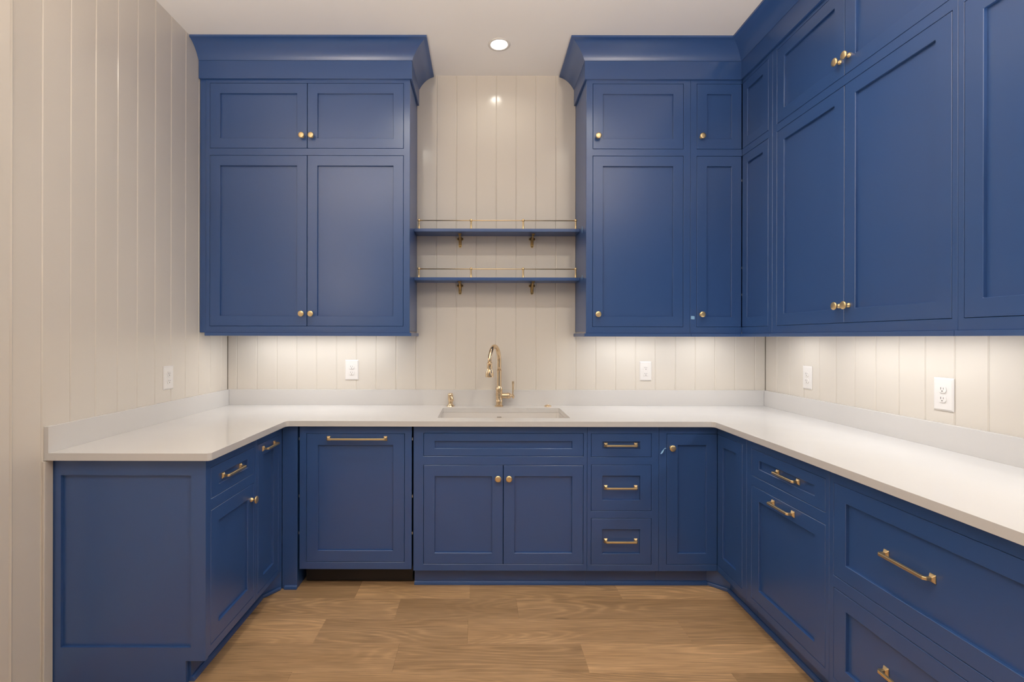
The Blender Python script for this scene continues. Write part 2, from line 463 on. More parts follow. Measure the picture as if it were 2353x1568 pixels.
# ------------------------------------------------------------------ wall cabinets
R90, L90 = -math.pi / 2, math.pi / 2
def wall_cab(name, label, loc, rotz, x0, x1, cols, knobs, group, ends=(0, 0), filler=None):
    c = thing('wall_cabinet', label, 'cabinet', loc, rotz, group)
    holes = [(a, b_, z0, z1) for a, b_ in cols for z0, z1 in ((T0, T1), (L0, L1))]
    # neighbouring doors share one opening
    merged = []
    for a, b_ in cols:
        if merged and abs(merged[-1][1] - a) < 0.006: merged[-1][1] = b_
        else: merged.append([a, b_])
    holes = [(a, b_, z0, z1) for a, b_ in merged for z0, z1 in ((T0, T1), (L0, L1))]
    frame(c, x0, x1, U0, U1 + 0.15, holes)
    shell(c, x0, x1, -UF, U0 + 0.012, U1 + 0.15)
    # light rail under the face, returned along open ends
    a = x0 - (0.012 if ends[0] else 0); b_ = x1 + (0.012 if ends[1] else 0)
    rail = MB().box(a, b_, -0.012, 0.019, 1.369, U0)
    if ends[0]: rail.box(a, x0 + 0.012, 0.019, -UF - 0.001, 1.369, U0)
    if ends[1]: rail.box(x1 - 0.012, b_, 0.019, -UF - 0.001, 1.369, U0)
    rail.obj('light_rail', BLUE, c, bevel=0.0012)
    if filler: MB().box(filler[0], filler[1], 0.003, 0.022, U0, U1 + 0.1).obj('filler_strip', BLUE, c, bevel=0.001)
    for (a, b_), ks in zip(cols, knobs):
        for (z0, z1), kz in (((T0, T1), KU), ((L0, L1), KL)):
            d = door(c, a, b_, z0, z1)
            if ks is not None: knob(d, ks, 0, kz)
    return c
wall_cab('wall_cabinet', 'blue wall cabinet with four shaker doors left of the open shelves', (0, UF, 0), 0,
         -1.640, -0.424, [(-1.617, -1.0365), (-1.0365, -0.462)], [-1.0645, -1.0085], 'blue wall cabinets', (0, 1), (XL + 0.002, -1.6405))
wall_cab('wall_cabinet', 'blue wall cabinet with one door column right of the open shelves', (0, UF, 0), 0,
         0.627, 1.2475, [(0.6655, 1.2065)], [0.6955], 'blue wall cabinets', (1, 0))
wall_cab('wall_cabinet', 'blue double wall cabinet on right wall with paired brass knobs in view', (XU, 0, 0), R90,
         0.6415, 1.6705, [(0.6805, 1.1655), (1.1655, 1.6510)], [1.1385, 1.1935], 'blue wall cabinets')
wall_cab('wall_cabinet', 'blue wall cabinet on right wall cut off by the right picture edge', (XU, 0, 0), R90,
         1.6715, -REND, [(1.6910, 2.1755), (2.1755, 2.6610)], [2.1485, 2.2035], 'blue wall cabinets', (0, 1))

# corner wall cabinet: two faces meeting in the inside corner
c = thing('corner_wall_cabinet', 'blue corner wall cabinet with folding doors meeting in the inside corner', 'cabinet', (0, 0, 0), 0, 'blue wall cabinets')
FA, FB = (0, UF, 0), (XU, 0, 0)
frame(c, 1.2485, XU, U0, U1 + 0.15, [(1.2855, XU + 0.0, T0, T1), (1.2855, XU + 0.0, L0, L1)], loc=FA)
frame(c, 0.3335, 0.6405, U0, U1 + 0.15, [(0.3335, 0.6030, T0, T1), (0.3335, 0.6030, L0, L1)], loc=FB, rotz=R90)
for z0, z1, kz in ((T0, T1, KU), (L0, L1, KL)):
    d = door(c, 1.2855, XU - 0.001, z0, z1, loc=FA); knob(d, 1.3115, 0, kz)
    door(c, 0.3345, 0.6030, z0, z1, loc=FB, rotz=R90, stile=0.055)
for z in (1.62, 1.78, 2.30):
    MB().box(XU - 0.0035, XU + 0.004, UF - 0.0015, UF + 0.004, z - 0.006, z + 0.006).obj('hinge', STEEL, c)
m = MB()
m.box(1.2485, 1.2645, UF + 0.0205, -0.002, U0 + 0.012, U1 + 0.15)
m.box(1.2645, XR - 0.002, -0.018, -0.002, U0 + 0.012, U1 + 0.15)
m.box(XR - 0.018, XR - 0.002, -0.6405, -0.018, U0 + 0.012, U1 + 0.15)
m.box(XU + 0.0205, XR - 0.018, -0.6405, -0.6245, U0 + 0.012, U1 + 0.15)
m.box(1.2645, XU + 0.02, UF + 0.0205, -0.018, U0 + 0.012, U0 + 0.028)
m.box(XU + 0.0205, XR - 0.018, -0.6245, -0.018, U0 + 0.012, U0 + 0.028)
m.obj('carcass', BLUE, c)
MB().box(1.2485, XU - 0.012, UF - 0.012, UF + 0.019, 1.369, U0).obj('light_rail', BLUE, c, bevel=0.0012)
MB().box(XU - 0.012, XU + 0.019, -0.6405, UF + 0.019, 1.369, U0).obj('light_rail', BLUE, c, bevel=0.0012)

# crown mouldings: frieze board and cove swept round the cabinet outline
def sweep(outline, prof):
    """outline: [(x, y, ox, oy)], prof: [(offset, z)] closed"""
    v = []; f = []
    n = len(prof)
    for (x, y, ox, oy) in outline:
        v += [(x + ox * o, y + oy * o, z) for o, z in prof]
    for i in range(len(outline) - 1):
        f += [(i * n + k, i * n + (k + 1) % n, (i + 1) * n + (k + 1) % n, (i + 1) * n + k) for k in range(n)]
    f += [tuple(range(n - 1, -1, -1)), tuple((len(outline) - 1) * n + k for k in range(n))]
    return MB().add(v, f)
frieze = [(0.0005, 2.897), (0.013, 2.897), (0.013, 3.0035), (0.0005, 3.0035)]
cove = [(0.0005, 3.004), (0.0135, 3.004)]
for k in range(0, 15):
    t_ = k / 14.0
    b0, b1, b2 = (1 - t_) ** 2, 2 * t_ * (1 - t_), t_ ** 2
    cove.append((0.0150 * b0 + 0.0480 * b1 + 0.1050 * b2, 3.0060 * b0 + 3.0690 * b1 + 3.0870 * b2))
cove += [(0.1095, 3.0880), (0.1095, H - 0.0005), (0.0005, H - 0.0005)]
def crown(label, outline):
    c = thing('crown_moulding', label, 'crown moulding', (0, 0, 0), 0, 'crown mouldings')
    sweep(outline, frieze).obj('frieze_board', BLUE, c, bevel=0.001)
    o = sweep(outline, cove).obj('cove', BLUE, c, smooth=True)
    e = o.modifiers.new('e', 'EDGE_SPLIT'); e.split_angle = math.radians(28)
crown('blue cove crown moulding above the left wall cabinet', [(-0.424, -0.001, 1, 0), (-0.424, UF, 1, -1), (XL + 0.001, UF, 0, -1)])
crown('blue cove crown moulding running round the right-hand wall cabinets', [(0.627, -0.001, -1, 0), (0.627, UF, -1, -1), (XU, UF, -1, -1), (XU, REND, -1, 0)])

# ------------------------------------------------------------------ base cabinets
DB = 0.603
# left run, local x = world Y
c = thing('base_cabinet', 'blue base cabinet at left counter end with drawer over door', 'cabinet', (XBL, 0, 0), L90, 'blue base cabinets')
frame(c, LEND + 0.0005, -0.9185, ZB, ZF - 0.001, [(-1.314, -0.940, D0, D1), (-1.314, -0.940, W0, W1)])
shell(c, LEND + 0.021, -0.9185, DB, ZB, ZF - 0.001)
d = door(c, -1.314, -0.940, W0, W1, 'drawer', rail=0.042); handle(d, -1.127, 0.0115, 0.779, 0.170)
d = door(c, -1.314, -0.940, D0, D1); knob(d, -0.968, 0, 0.600)
toe(c, LEND + 0.021, -0.9185, rec=0.068)
# end panel facing the room
e = MB()
xa, xb = XL + 0.019, XBL
px = [(xa, 0.0), (-1.150, 0.0), (-1.150, ZB - 0.004), (xb, ZB - 0.004), (xb, ZF - 0.001), (xa, ZF - 0.001)]
pan = (-1.639, -1.131, 0.147, 0.820)
m = MB().plate(xa, xb - 0.0005, ZB - 0.004, ZF - 0.001, [pan], LEND, LEND + 0.020)
m.box(xa, -1.150, LEND, LEND + 0.020, 0.0, ZB - 0.004)
ep = m.obj('end_panel', BLUE, None, bevel=0.0)
ep.parent = c; ep.matrix_parent_inverse = (Matrix.Translation((XBL, 0, 0)) @ Matrix.Rotation(L90, 4, 'Z')).inverted()
pn = MB().box(pan[0] - 0.004, pan[1] + 0.004, LEND + 0.0115, LEND + 0.0185, pan[2] - 0.004, pan[3] + 0.004).obj('panel', BLUE, ep)
fs = MB().box(XL + 0.0005, XL + 0.0185, LEND + 0.003, LEND + 0.02, 0.0, ZF - 0.001).obj('filler_strip', BLUE, c, bevel=0.001)
fs.matrix_parent_inverse = ep.matrix_parent_inverse

c = thing('pullout_cabinet', 'narrow blue pull-out base cabinet beside the dishwasher corner', 'cabinet', (XBL, 0, 0), L90, 'blue base cabinets')
frame(c, -0.9175, BF - 0.001, ZB, ZF - 0.001, [(-0.8970, -0.6550, 0.124, W1)])
shell(c, -0.9175, BF - 0.001, DB, ZB, ZF - 0.001)
d = door(c, -0.8970, -0.6550, 0.124, W1); handle(d, -0.777, 0, 0.811, 0.152)
toe(c, -0.9175, -0.712, rec=0.068)
MB().prism([(-0.712, 0.068), (-0.712, 0.084), (-0.606, 0.016), (-0.606, 0.001)], 'z', 0.0, ZB).obj('toe_kick', BLUE, c)
MB().prism([(-0.712, 0.055), (-0.712, 0.068), (-0.6205, 0.0085), (-0.6205, -0.0045)], 'z', 0.0, 0.019).obj('shoe_moulding', BLUE, c, bevel=0.005, seg=2)

# corner post between left run and dishwasher
c = thing('filler_post', 'blue floor-length filler post between left cabinets and dishwasher', 'filler', (0, BF, 0))
MB().box(XBL + 0.0005, -0.9905, 0, 0.02, 0.0, ZF - 0.001).obj('face_board', BLUE, c, bevel=0.0012)
MB().box(-1.0085, -0.9905, 0.0205, 0.585, 0.0, ZF - 0.001).obj('side_board', BLUE, c)
MB().prism([(-0.0005, 0.0), (-0.0135, 0.0), (-0.0135, 0.006), (-0.010, 0.014), (-0.004, 0.0195), (-0.0005, 0.020)], 'x', XBL + 0.016, -0.9895).obj('shoe_moulding', BLUE, c)

# dishwasher behind a matching panel
c = thing('dishwasher', 'built-in dishwasher with blue panel front and long brass bar pull', 'dishwasher', (0, BF, 0))
dz0, dz1 = 0.1055, ZF - 0.003
pf = MB().plate(-0.9795, -0.3720, dz0, dz1, [(-0.9425, -0.4105, 0.144, 0.840)], 0.0, 0.020).obj('panel_front', BLUE, c, bevel=0.0012)
d = door(c, -0.9425, -0.4105, 0.144, 0.840, 'door', stile=0.0615); handle(d, -0.668, 0, 0.814, 0.328)
MB().box(-0.978, -0.374, 0.021, 0.57, 0.10, ZF - 0.006).obj('tub', BLACK, c)
MB().box(-0.966, -0.374, 0.072, 0.10, 0.012, 0.0995).obj('kick_plate', BLACK, c)
for x in (-0.95, -0.39): MB().lathe([(0.012, 0), (0.012, 0.012)], (x, 0.12, 0), seg=12).obj('levelling_foot', BLACK, c)
for x in (-0.9833, -0.3690):
    for z in (0.30, 0.50, 0.81):
        MB().box(x - 0.0022, x + 0.0022, 0.004, 0.020, z - 0.007, z + 0.007).obj('bracket_clip', STEEL, c)

# sink base
c = thing('sink_base_cabinet', 'blue sink base cabinet with false drawer and two knobbed doors', 'cabinet', (0, BF, 0), 0, 'blue base cabinets')
frame(c, -0.3625, 0.577, ZB, ZF - 0.001, [(-0.3085, 0.557, D0, D1), (-0.3085, 0.557, W0 + 0.002, W1 + 0.002)])
shell(c, -0.3625, 0.577, DB, ZB, ZF - 0.001)
door(c, -0.3085, 0.557, W0 + 0.002, W1 + 0.002, 'false_drawer_front', rail=0.042)
d = door(c, -0.3085, 0.1235, D0, D1); knob(d, 0.0945, 0, 0.602)
d = door(c, 0.1235, 0.557, D0, D1); knob(d, 0.1535, 0, 0.602)
toe(c, -0.3625, 0.577)
# drawer base
c = thing('drawer_cabinet', 'blue base cabinet with three stacked drawers right of the sink', 'cabinet', (0, BF, 0), 0, 'blue base cabinets')
rows = [(W0, W1 + 0.001, 0.042, 0.779), (0.4235, 0.6735, 0.058, 0.5485), (0.133, 0.3835, 0.058, 0.2590)]
frame(c, 0.578, 0.9650, ZB, ZF - 0.001, [(0.5985, 0.9255, a, b_) for a, b_, _, _ in rows])
shell(c, 0.578, 0.9650, DB, ZB, ZF - 0.001)
for a, b_, r, hz in rows:
    d = door(c, 0.5985, 0.9255, a, b_, 'drawer', rail=r); handle(d, 0.762, 0.0115, hz, 0.183)
toe(c, 0.578, 0.9650)
# corner base
c = thing('corner_base_cabinet', 'blue corner base cabinet with one brass knob and folding doors', 'cabinet', (0, 0, 0), 0, 'blue base cabinets')
FA, FB = (0, BF, 0), (XBR, 0, 0)
frame(c, 0.966, XBR, ZB, ZF - 0.001, [(1.007, XBR, D0, W1)], loc=FA)
frame(c, -BF + 0.0005, 0.9, ZB, ZF - 0.001, [(-BF + 0.0005, 0.861, D0, W1)], loc=FB, rotz=R90)
d = door(c, 1.007, XBR + 0.0015, D0, W1, loc=FA); knob(d, 1.0315, 0, 0.768)
door(c, 0.6050, 0.861, D0, W1, loc=FB, rotz=R90)
m = MB()
m.box(0.966, 0.982, BF + 0.0205, -0.002, ZB, ZF - 0.001)
m.box(0.982, XR - 0.002, -0.018, -0.002, ZB, ZF - 0.001)
m.box(XR - 0.018, XR - 0.002, -0.9, -0.018, ZB, ZF - 0.001)
m.box(XBR + 0.0205, XR - 0.018, -0.9, -0.884, ZB, ZF - 0.001)
m.box(0.982, XBR + 0.02, BF + 0.0205, -0.018, ZB, ZB + 0.016)
m.box(XBR + 0.0205, XR - 0.018, -0.884, -0.018, ZB, ZB + 0.016)
m.obj('carcass', BLUE, c)
toe(c, 0.966, 1.248, loc=FA)
toe(c, 0.637, 0.9, loc=FB, rotz=R90)
MB().prism([(1.248, -0.550), (1.248, -0.534), (1.352, -0.637), (1.3365, -0.637)], 'z', 0.0, ZB).obj('toe_kick', BLUE, c)
MB().prism([(1.248, -0.563), (1.248, -0.550), (1.3365, -0.637), (1.3235, -0.637)], 'z', 0.0, 0.020).obj('shoe_moulding', BLUE, c, bevel=0.005, seg=2)

# right run, local x = -world Y
c = thing('pullout_base_cabinet', 'blue base cabinet on right with drawer over tall pull-out front', 'cabinet', (XBR, 0, 0), R90, 'blue base cabinets')
frame(c, 0.9015, 1.4665, ZB, ZF - 0.001, [(0.944, 1.4465, D0, D1 - 0.003), (0.944, 1.4465, W0 - 0.003, W1 - 0.002)])
shell(c, 0.9015, 1.4665, DB, ZB, ZF - 0.001)
d = door(c, 0.944, 1.4465, W0 - 0.003, W1 - 0.002, 'drawer', rail=0.042); handle(d, 1.203, 0.0115, 0.7765, 0.158)
d = door(c, 0.944, 1.4465, D0, D1 - 0.003); handle(d, 1.188, 0, 0.640, 0.158)
toe(c, 0.9015, 1.4665)
c = thing('wide_drawer_cabinet', 'wide blue base cabinet with deep drawers in right foreground', 'cabinet', (XBR, 0, 0), R90, 'blue base cabinets')
rows = [(0.502, W1 - 0.003, 0.676), (0.130, 0.459, 0.303)]
frame(c, 1.4675, -REND, ZB, ZF - 0.001, [(1.4885, 2.66, a, b_) for a, b_, _ in rows])
shell(c, 1.4675, -REND, DB, ZB, ZF - 0.001)
for a, b_, hz in rows:
    d = door(c, 1.4885, 2.66, a, b_, 'drawer', stile=0.058)
    handle(d, 1.792, 0.0115, hz, 0.182); handle(d, 2.356, 0.0115, hz, 0.182)
toe(c, 1.4675, -REND)

# ------------------------------------------------------------------ countertop
def arc(cx_, cy_, r, a0, a1, n=5):
    return [(cx_ + r * math.cos(math.radians(a0 + (a1 - a0) * k / n)), cy_ + r * math.sin(math.radians(a0 + (a1 - a0) * k / n))) for k in range(n + 1)]
YF, XCL, XCR, YL = -0.6405, XL + 0.6405, XR - 0.6405, -1.3843
out = [(XL + 0.001, -0.001), (XL + 0.001, YL)]
out += arc(XCL - 0.018, YL + 0.018, 0.018, -90, 0)
out += arc(XCL + 0.022, YF - 0.022, 0.022, 180, 90)
out += arc(XCR - 0.022, YF - 0.022, 0.022, 90, 0)
out += [(XCR, REND - 0.02), (XR - 0.001, REND - 0.02), (XR - 0.001, -0.001)]
SX0, SX1, SY0, SY1 = -0.240, 0.500, -0.533, -0.132
r_ = 0.014
hole = arc(SX0 + r_, SY0 + r_, r_, 180, 270, 4) + arc(SX1 - r_, SY0 + r_, r_, 270, 360, 4) + arc(SX1 - r_, SY1 - r_, r_, 0, 90, 4) + arc(SX0 + r_, SY1 - r_, r_, 90, 180, 4)
bm = bmesh.new()
loops = []
for poly in (out, hole):
    vs = [bm.verts.new((x, y, HC)) for x, y in poly]
    loops.append([bm.edges.new((vs[i], vs[(i + 1) % len(vs)])) for i in range(len(vs))])
bmesh.ops.triangle_fill(bm, edges=[e for l in loops for e in l], use_beauty=True, use_dissolve=False)
ret = bmesh.ops.extrude_face_region(bm, geom=bm.faces[:])
for v in ret['geom']:
    if isinstance(v, bmesh.types.BMVert): v.co.z -= SLAB
bmesh.ops.recalc_face_normals(bm, faces=bm.faces)
me = bpy.data.meshes.new('worktop'); bm.to_mesh(me); bm.free(); me.materials.append(QUARTZ)
ct = thing('countertop', 'white quartz U-shaped countertop with low backsplash round three walls', 'countertop', (0, 0, ZF))
wt = bpy.data.objects.new('worktop', me); COL.objects.link(wt); wt.parent = ct; wt.location = (0, 0, -ZF)
b = wt.modifiers.new('bevel', 'BEVEL'); b.width = 0.0022; b.segments = 2; b.limit_method = 'ANGLE'; b.angle_limit = math.radians(40)
BS, BT = 0.1016, 0.019
def splash(x0, x1, y0, y1): MB().box(x0, x1, y0, y1, HC + 0.00005 - ZF, HC + BS - ZF).obj('backsplash', QUARTZ, ct, bevel=0.0005)
splash(XL + BT + 0.001, XR - BT - 0.001, -BT, -0.0005)
splash(XL + 0.0005, XL + BT, YL, -0.0005)
splash(XR - BT, XR - 0.0005, REND - 0.02, -0.0005)

# ------------------------------------------------------------------ sink, taps
s = thing('undermount_sink', 'white undermount sink basin below the brass faucet', 'sink', (0.13, -0.33, ZF - 0.24))
zb, zt = ZF - 0.225, ZF - 0.0005
def ring(x0, x1, y0, y1, r, z, n=5):
    p = arc(x0 + r, y0 + r, r, 180, 270, n) + arc(x1 - r, y0 + r, r, 270, 360, n) + arc(x1 - r, y1 - r, r, 0, 90, n) + arc(x0 + r, y1 - r, r, 90, 180, n)
    return [(x - 0.13, y + 0.33, z - ZF + 0.24) for x, y in p]
e_ = 0.0003
rings = [ring(SX0 - 0.02, SX1 + 0.02, SY0 - 0.02, SY1 + 0.02, 0.02, zt), ring(SX0 - e_, SX1 + e_, SY0 - e_, SY1 + e_, 0.02, zt),
         ring(SX0 - e_, SX1 + e_, SY0 - e_, SY1 + e_, 0.02, zt - 0.004), ring(SX0 + 0.004, SX1 - 0.004, SY0 + 0.004, SY1 - 0.004, 0.022, zb + 0.03),
         ring(SX0 + 0.03, SX1 - 0.03, SY0 + 0.03, SY1 - 0.03, 0.02, zb), ]
outer = [ring(SX0 - 0.008, SX1 + 0.008, SY0 - 0.008, SY1 + 0.008, 0.02, zb - 0.008), ring(SX0 - 0.012, SX1 + 0.012, SY0 - 0.012, SY1 + 0.012, 0.02, zt - 0.012), ring(SX0 - 0.02, SX1 + 0.02, SY0 - 0.02, SY1 + 0.02, 0.02, zt - 0.012)]
allr = list(reversed(outer)) and (rings[::-1] + [outer[2]] + [outer[1], outer[0]])
n = len(rings[0]); v = [p for q in allr for p in q]; f = []
for i in range(len(allr) - 1): f += [(i * n + k, i * n + (k + 1) % n, (i + 1) * n + (k + 1) % n, (i + 1) * n + k) for k in range(n)]
f += [tuple(range(n)), tuple((len(allr) - 1) * n + k for k in range(n))]
bo = mk('basin', v, f, PORC, s)
MB().lathe([(0.045, 0.0), (0.045, 0.003), (0.038, 0.004), (0.030, 0.001), (0.0, 0.001)], (0.0, 0.02, zb - ZF + 0.2402), seg=28).obj('drain', STEEL, s, smooth=False)
m = MB()
for a, w in ((-0.0135, 0.0095), (-0.003, 0.0165)):
    m.box(a - 0.011, a - 0.011 + w, SY1 + 0.33 - 0.0030, SY1 + 0.33 + 0.0005, 0.24 - 0.0325, 0.24 - 0.0270)
m.obj('maker_mark', plain('maker_mark_grey', (0.30, 0.27, 0.24), 0.6), s)

fx, fy = 0.1205, -0.062
t = thing('kitchen_faucet', 'champagne bronze gooseneck kitchen faucet with pull-down spray head', 'faucet', (fx, fy, HC))
MB().lathe([(0.0275, 0.0), (0.0275, 0.004), (0.0245, 0.007), (0.0205, 0.0085), (0.0205, 0.030), (0.0225, 0.032), (0.0225, 0.036), (0.0212, 0.038),
            (0.0212, 0.064), (0.0228, 0.066), (0.0228, 0.084), (0.0212, 0.086), (0.0212, 0.108), (0.0220, 0.110), (0.0215, 0.115), (0.0190, 0.124), (0.0155, 0.130), (0.0148, 0.132)], seg=32).obj('body', AGED, t, smooth=True).modifiers.new('e', 'EDGE_SPLIT').split_angle = math.radians(35)
MB().lathe([(0.0145, 0.130), (0.0145, 0.228), (0.0162, 0.229), (0.0162, 0.234), (0.0145, 0.236)], seg=28).obj('neck', AGED, t, smooth=True).modifiers.new('e', 'EDGE_SPLIT').split_angle = math.radians(35)
dirx, diry = -0.066 / 0.2, -0.189 / 0.2
pts = [(0, 0, 0.232), (0, 0, 0.262)]
R = 0.100
for k in range(0, 25):
    a = math.pi * k / 24
    q = R * (1 - math.cos(a)); pts.append((dirx * q, diry * q, 0.292 + R * math.sin(a)))
MB().tube(pts, [0.0130] * 14 + [0.0130 - 0.0015 * k / (len(pts) - 15) for k in range(len(pts) - 14)], seg=20).obj('spout', AGED, t, smooth=True)
hx, hy = dirx * 0.2, diry * 0.2
MB().lathe([(0.0158, 0.0), (0.0172, 0.002), (0.0172, 0.006), (0.0160, 0.008), (0.0164, 0.036), (0.0190, 0.046), (0.0236, 0.060), (0.0246, 0.068), (0.0250, 0.085), (0.0240, 0.089), (0.0180, 0.090), (0.0175, 0.087), (0.0, 0.087)],
           (hx, hy, 0.294), axis=(0, 0, -1), seg=28).obj('spray_head', AGED, t, smooth=True).modifiers.new('e', 'EDGE_SPLIT').split_angle = math.radians(35)
MB().lathe([(0.0175, 0.018), (0.0175, 0.052), (0.0200, 0.054), (0.0200, 0.060), (0.0180, 0.062), (0.0170, 0.070), (0.0115, 0.078), (0.0075, 0.080), (0.0075, 0.086)], (0, 0, 0.069), axis=(1, 0, 0), seg=28).obj('valve', AGED, t, smooth=True).modifiers.new('e', 'EDGE_SPLIT').split_angle = math.radians(35)
MB().tube([(0.090, 0, 0.052), (0.092, 0, 0.062), (0.091, 0, 0.070), (0.089, 0, 0.082), (0.090, 0, 0.100), (0.0905, 0, 0.140), (0.0905, 0, 0.146), (0.0905, 0, 0.163)],
          [0.0045, 0.0085, 0.0085, 0.0048, 0.0050, 0.0060, 0.0072, 0.0072], seg=16).obj('lever', AGED, t, smooth=True).modifiers.new('e', 'EDGE_SPLIT').split_angle = math.radians(40)

t = thing('soap_dispenser', 'short bronze soap dispenser left of the faucet', 'soap dispenser', (-0.196, -0.062, HC))
MB().lathe([(0.0265, 0.0), (0.0255, 0.003), (0.0180, 0.010), (0.0148, 0.014), (0.0140, 0.020), (0.0140, 0.036), (0.0162, 0.040), (0.0172, 0.055), (0.0172, 0.072), (0.0160, 0.080), (0.0125, 0.084), (0.0, 0.085)], seg=28).obj('pump_body', AGED, t, smooth=True).modifiers.new('e', 'EDGE_SPLIT').split_angle = math.radians(45)
MB().tube([(0.004, -0.010, 0.066), (0.010, -0.020, 0.062), (0.0145, -0.028, 0.050), (0.016, -0.031, 0.038)], [0.0085, 0.0085, 0.0075, 0.0065], seg=14).obj('nozzle', AGED, t, smooth=True)
t = thing('air_switch', 'low round bronze push button right of the faucet', 'button', (0.437, -0.060, HC))
MB().lathe([(0.0235, 0.0), (0.0235, 0.0025), (0.0190, 0.0065), (0.0130, 0.0085), (0.0125, 0.0080)], seg=28).obj('collar', AGED, t, smooth=True)
MB().lathe([(0.0115, 0.004), (0.0115, 0.0095), (0.0105, 0.0105), (0.0, 0.0110)], seg=24).obj('push_cap', AGED, t, smooth=True)

# ------------------------------------------------------------------ shelves with brass gallery
def shelf(label, z):
    s = thing('wall_shelf', label, 'shelf', (0.1015, 0, z), 0, 'open shelves above the sink')
    MB().box(-0.5250, 0.5250, -0.146, -0.0005, 0.0, 0.019).obj('shelf_board', BLUE, s, bevel=0.0015)
    xs = [-0.4975, -0.1645, 0.1685, 0.5035]
    first = None
    for x in xs:
        if first is None:
            first = MB().lathe([(0.0105, 0.0), (0.0105, 0.0018), (0.0080, 0.004), (0.0060, 0.008), (0.0054, 0.020), (0.0050, 0.042), (0.0060, 0.045), (0.0060, 0.047), (0.0048, 0.0485),
                                (0.0072, 0.0510), (0.0090, 0.0565), (0.0078, 0.0620), (0.0046, 0.0660), (0.0, 0.0675)], seg=20).obj('gallery_post', BRASS, s, smooth=True, loc=(x, -0.122, 0.0190))
            first.modifiers.new('e', 'EDGE_SPLIT').split_angle = math.radians(50)
        else: inst(first, s, (x, -0.122, 0.0190))
    MB().tube([(xs[0], -0.122, 0.0755), (xs[-1], -0.122, 0.0755)], 0.0029, seg=12).obj('gallery_rod', BRASS, s, smooth=True)
    for x in (-0.239, 0.2372):
        br = MB()
        # wall plate: two ears and a tapering tongue
        br.lathe([(0.0090, 0.0), (0.0090, 0.003), (0.0075, 0.004)], (x - 0.0125, -0.0005, -0.020), axis=(0, -1, 0), seg=18)
        br.lathe([(0.0090, 0.0), (0.0090, 0.003), (0.0075, 0.004)], (x + 0.0125, -0.0005, -0.020), axis=(0, -1, 0), seg=18)
        br.prism([(x - 0.010, -0.004), (x + 0.010, -0.004), (x + 0.0098, -0.068), (x + 0.006, -0.0755), (x, -0.078), (x - 0.006, -0.0755), (x - 0.0098, -0.068)], 'y', -0.0005, -0.004)
        pts = []
        for k in range(13):
            a = math.radians(90 * k / 12)
            pts.append((x, -0.004 - 0.078 * (1 - math.cos(a)), -0.058 + 0.052 * math.sin(a)))
        br.tube(pts, [0.0068] * 13, seg=14)
        br.lathe([(0.0125, 0.0), (0.0125, -0.0035), (0.0075, -0.0055)], (x, -0.084, -0.0005), axis=(0, 0, 1), seg=20)
        o = br.obj('bracket', OLDBR, s, smooth=True); o.modifiers.new('e', 'EDGE_SPLIT').split_angle = math.radians(40)
        o['label'] = 'curved antique brass bracket'
        for (sx, sz, yy) in ((x - 0.0135, -0.020, -0.0046), (x + 0.0135, -0.020, -0.0046), (x, -0.069, -0.0042)):
            MB().lathe([(0.0038, 0.0), (0.0034, 0.0008), (0.0, 0.0010)], (0, 0, 0), axis=(0, -1, 0), seg=12).obj('screw', BLACK, o, loc=(sx, yy, sz))
shelf('upper blue shelf with brass gallery rail above the sink', 2.033)
shelf('lower blue shelf with brass gallery rail above the sink', 1.7235)

# ------------------------------------------------------------------ outlets
def outlet(label, loc, rotz, w, h, decora=False):
    o = thing('wall_outlet', label, 'outlet', loc, rotz, 'wall outlets')
    a, b_ = w / 2, h / 2
    v = []
    for (e, y) in ((0, -0.0003), (0, -0.0025), (0.006, -0.0062)):
        v += [(-a + e, y, -b_ + e), (a - e, y, -b_ + e), (a - e, y, b_ - e), (-a + e, y, b_ - e)]
    f = [(0, 1, 2, 3), (8, 11, 10, 9)] + [(k + i, k + (i + 1) % 4, k + 4 + (i + 1) % 4, k + 4 + i) for k in (0, 4) for i in range(4)]
    mk('cover_plate', v, f, WHITE, o, bevel=0.0012, seg=2)
    if decora: MB().box(-0.0165, 0.0165, -0.0075, -0.0055, -0.0335, 0.0335).obj('insert', WHITE, o, bevel=0.001)
    else:
        MB().lathe([(0.003, 0), (0.003, 0.0012), (0.0, 0.0014)], (0, -0.0060, 0), axis=(0, -1, 0), seg=12).obj('screw', WHITE, o)
    for s in (1, -1):
        z = s * 0.0195
        if decora:
            rc = MB().box(-0.0125, 0.0125, -0.0085, -0.0070, z - 0.0115, z + 0.0115).obj('receptacle', WHITE, o, bevel=0.002)
            yf = -0.0086
        else:
            pl = []
            for k in range(28):
                t_ = 2 * math.pi * k / 28
                pl.append((0.0172 * math.cos(t_), z + max(-0.0138, min(0.0138, 0.0172 * math.sin(t_)))))
            rc = MB().prism(pl, 'y', -0.0095, -0.0055).obj('receptacle', WHITE, o, bevel=0.0006)
            yf = -0.0096
        MB().box(-0.0068, -0.0048, yf - 0.0002, yf + 0.0005, z - 0.001, z + 0.0085).obj('slot', SLOT, rc)
        MB().box(0.0048, 0.0064, yf - 0.0002, yf + 0.0005, z + 0.0002, z + 0.0075).obj('slot', SLOT, rc)
        MB().lathe([(0.0026, 0), (0.0026, 0.0006)], (0, yf + 0.0004, z - 0.0068), axis=(0, -1, 0), seg=14).obj('ground_hole', SLOT, rc)
outlet('white duplex outlet on the left wall above the counter', (XL, -0.628, 1.143), L90, 0.084, 0.126)
outlet('white duplex outlet under the left wall cabinet on the back wall', (-0.8535, 0, 1.145), 0, 0.088, 0.133)
outlet('white rectangular-insert outlet on the back wall right of the sink', (1.0925, 0, 1.141), 0, 0.079, 0.128, True)
outlet('white duplex outlet on the right wall near the back corner', (XR, -0.427, 1.134), R90, 0.080, 0.133)
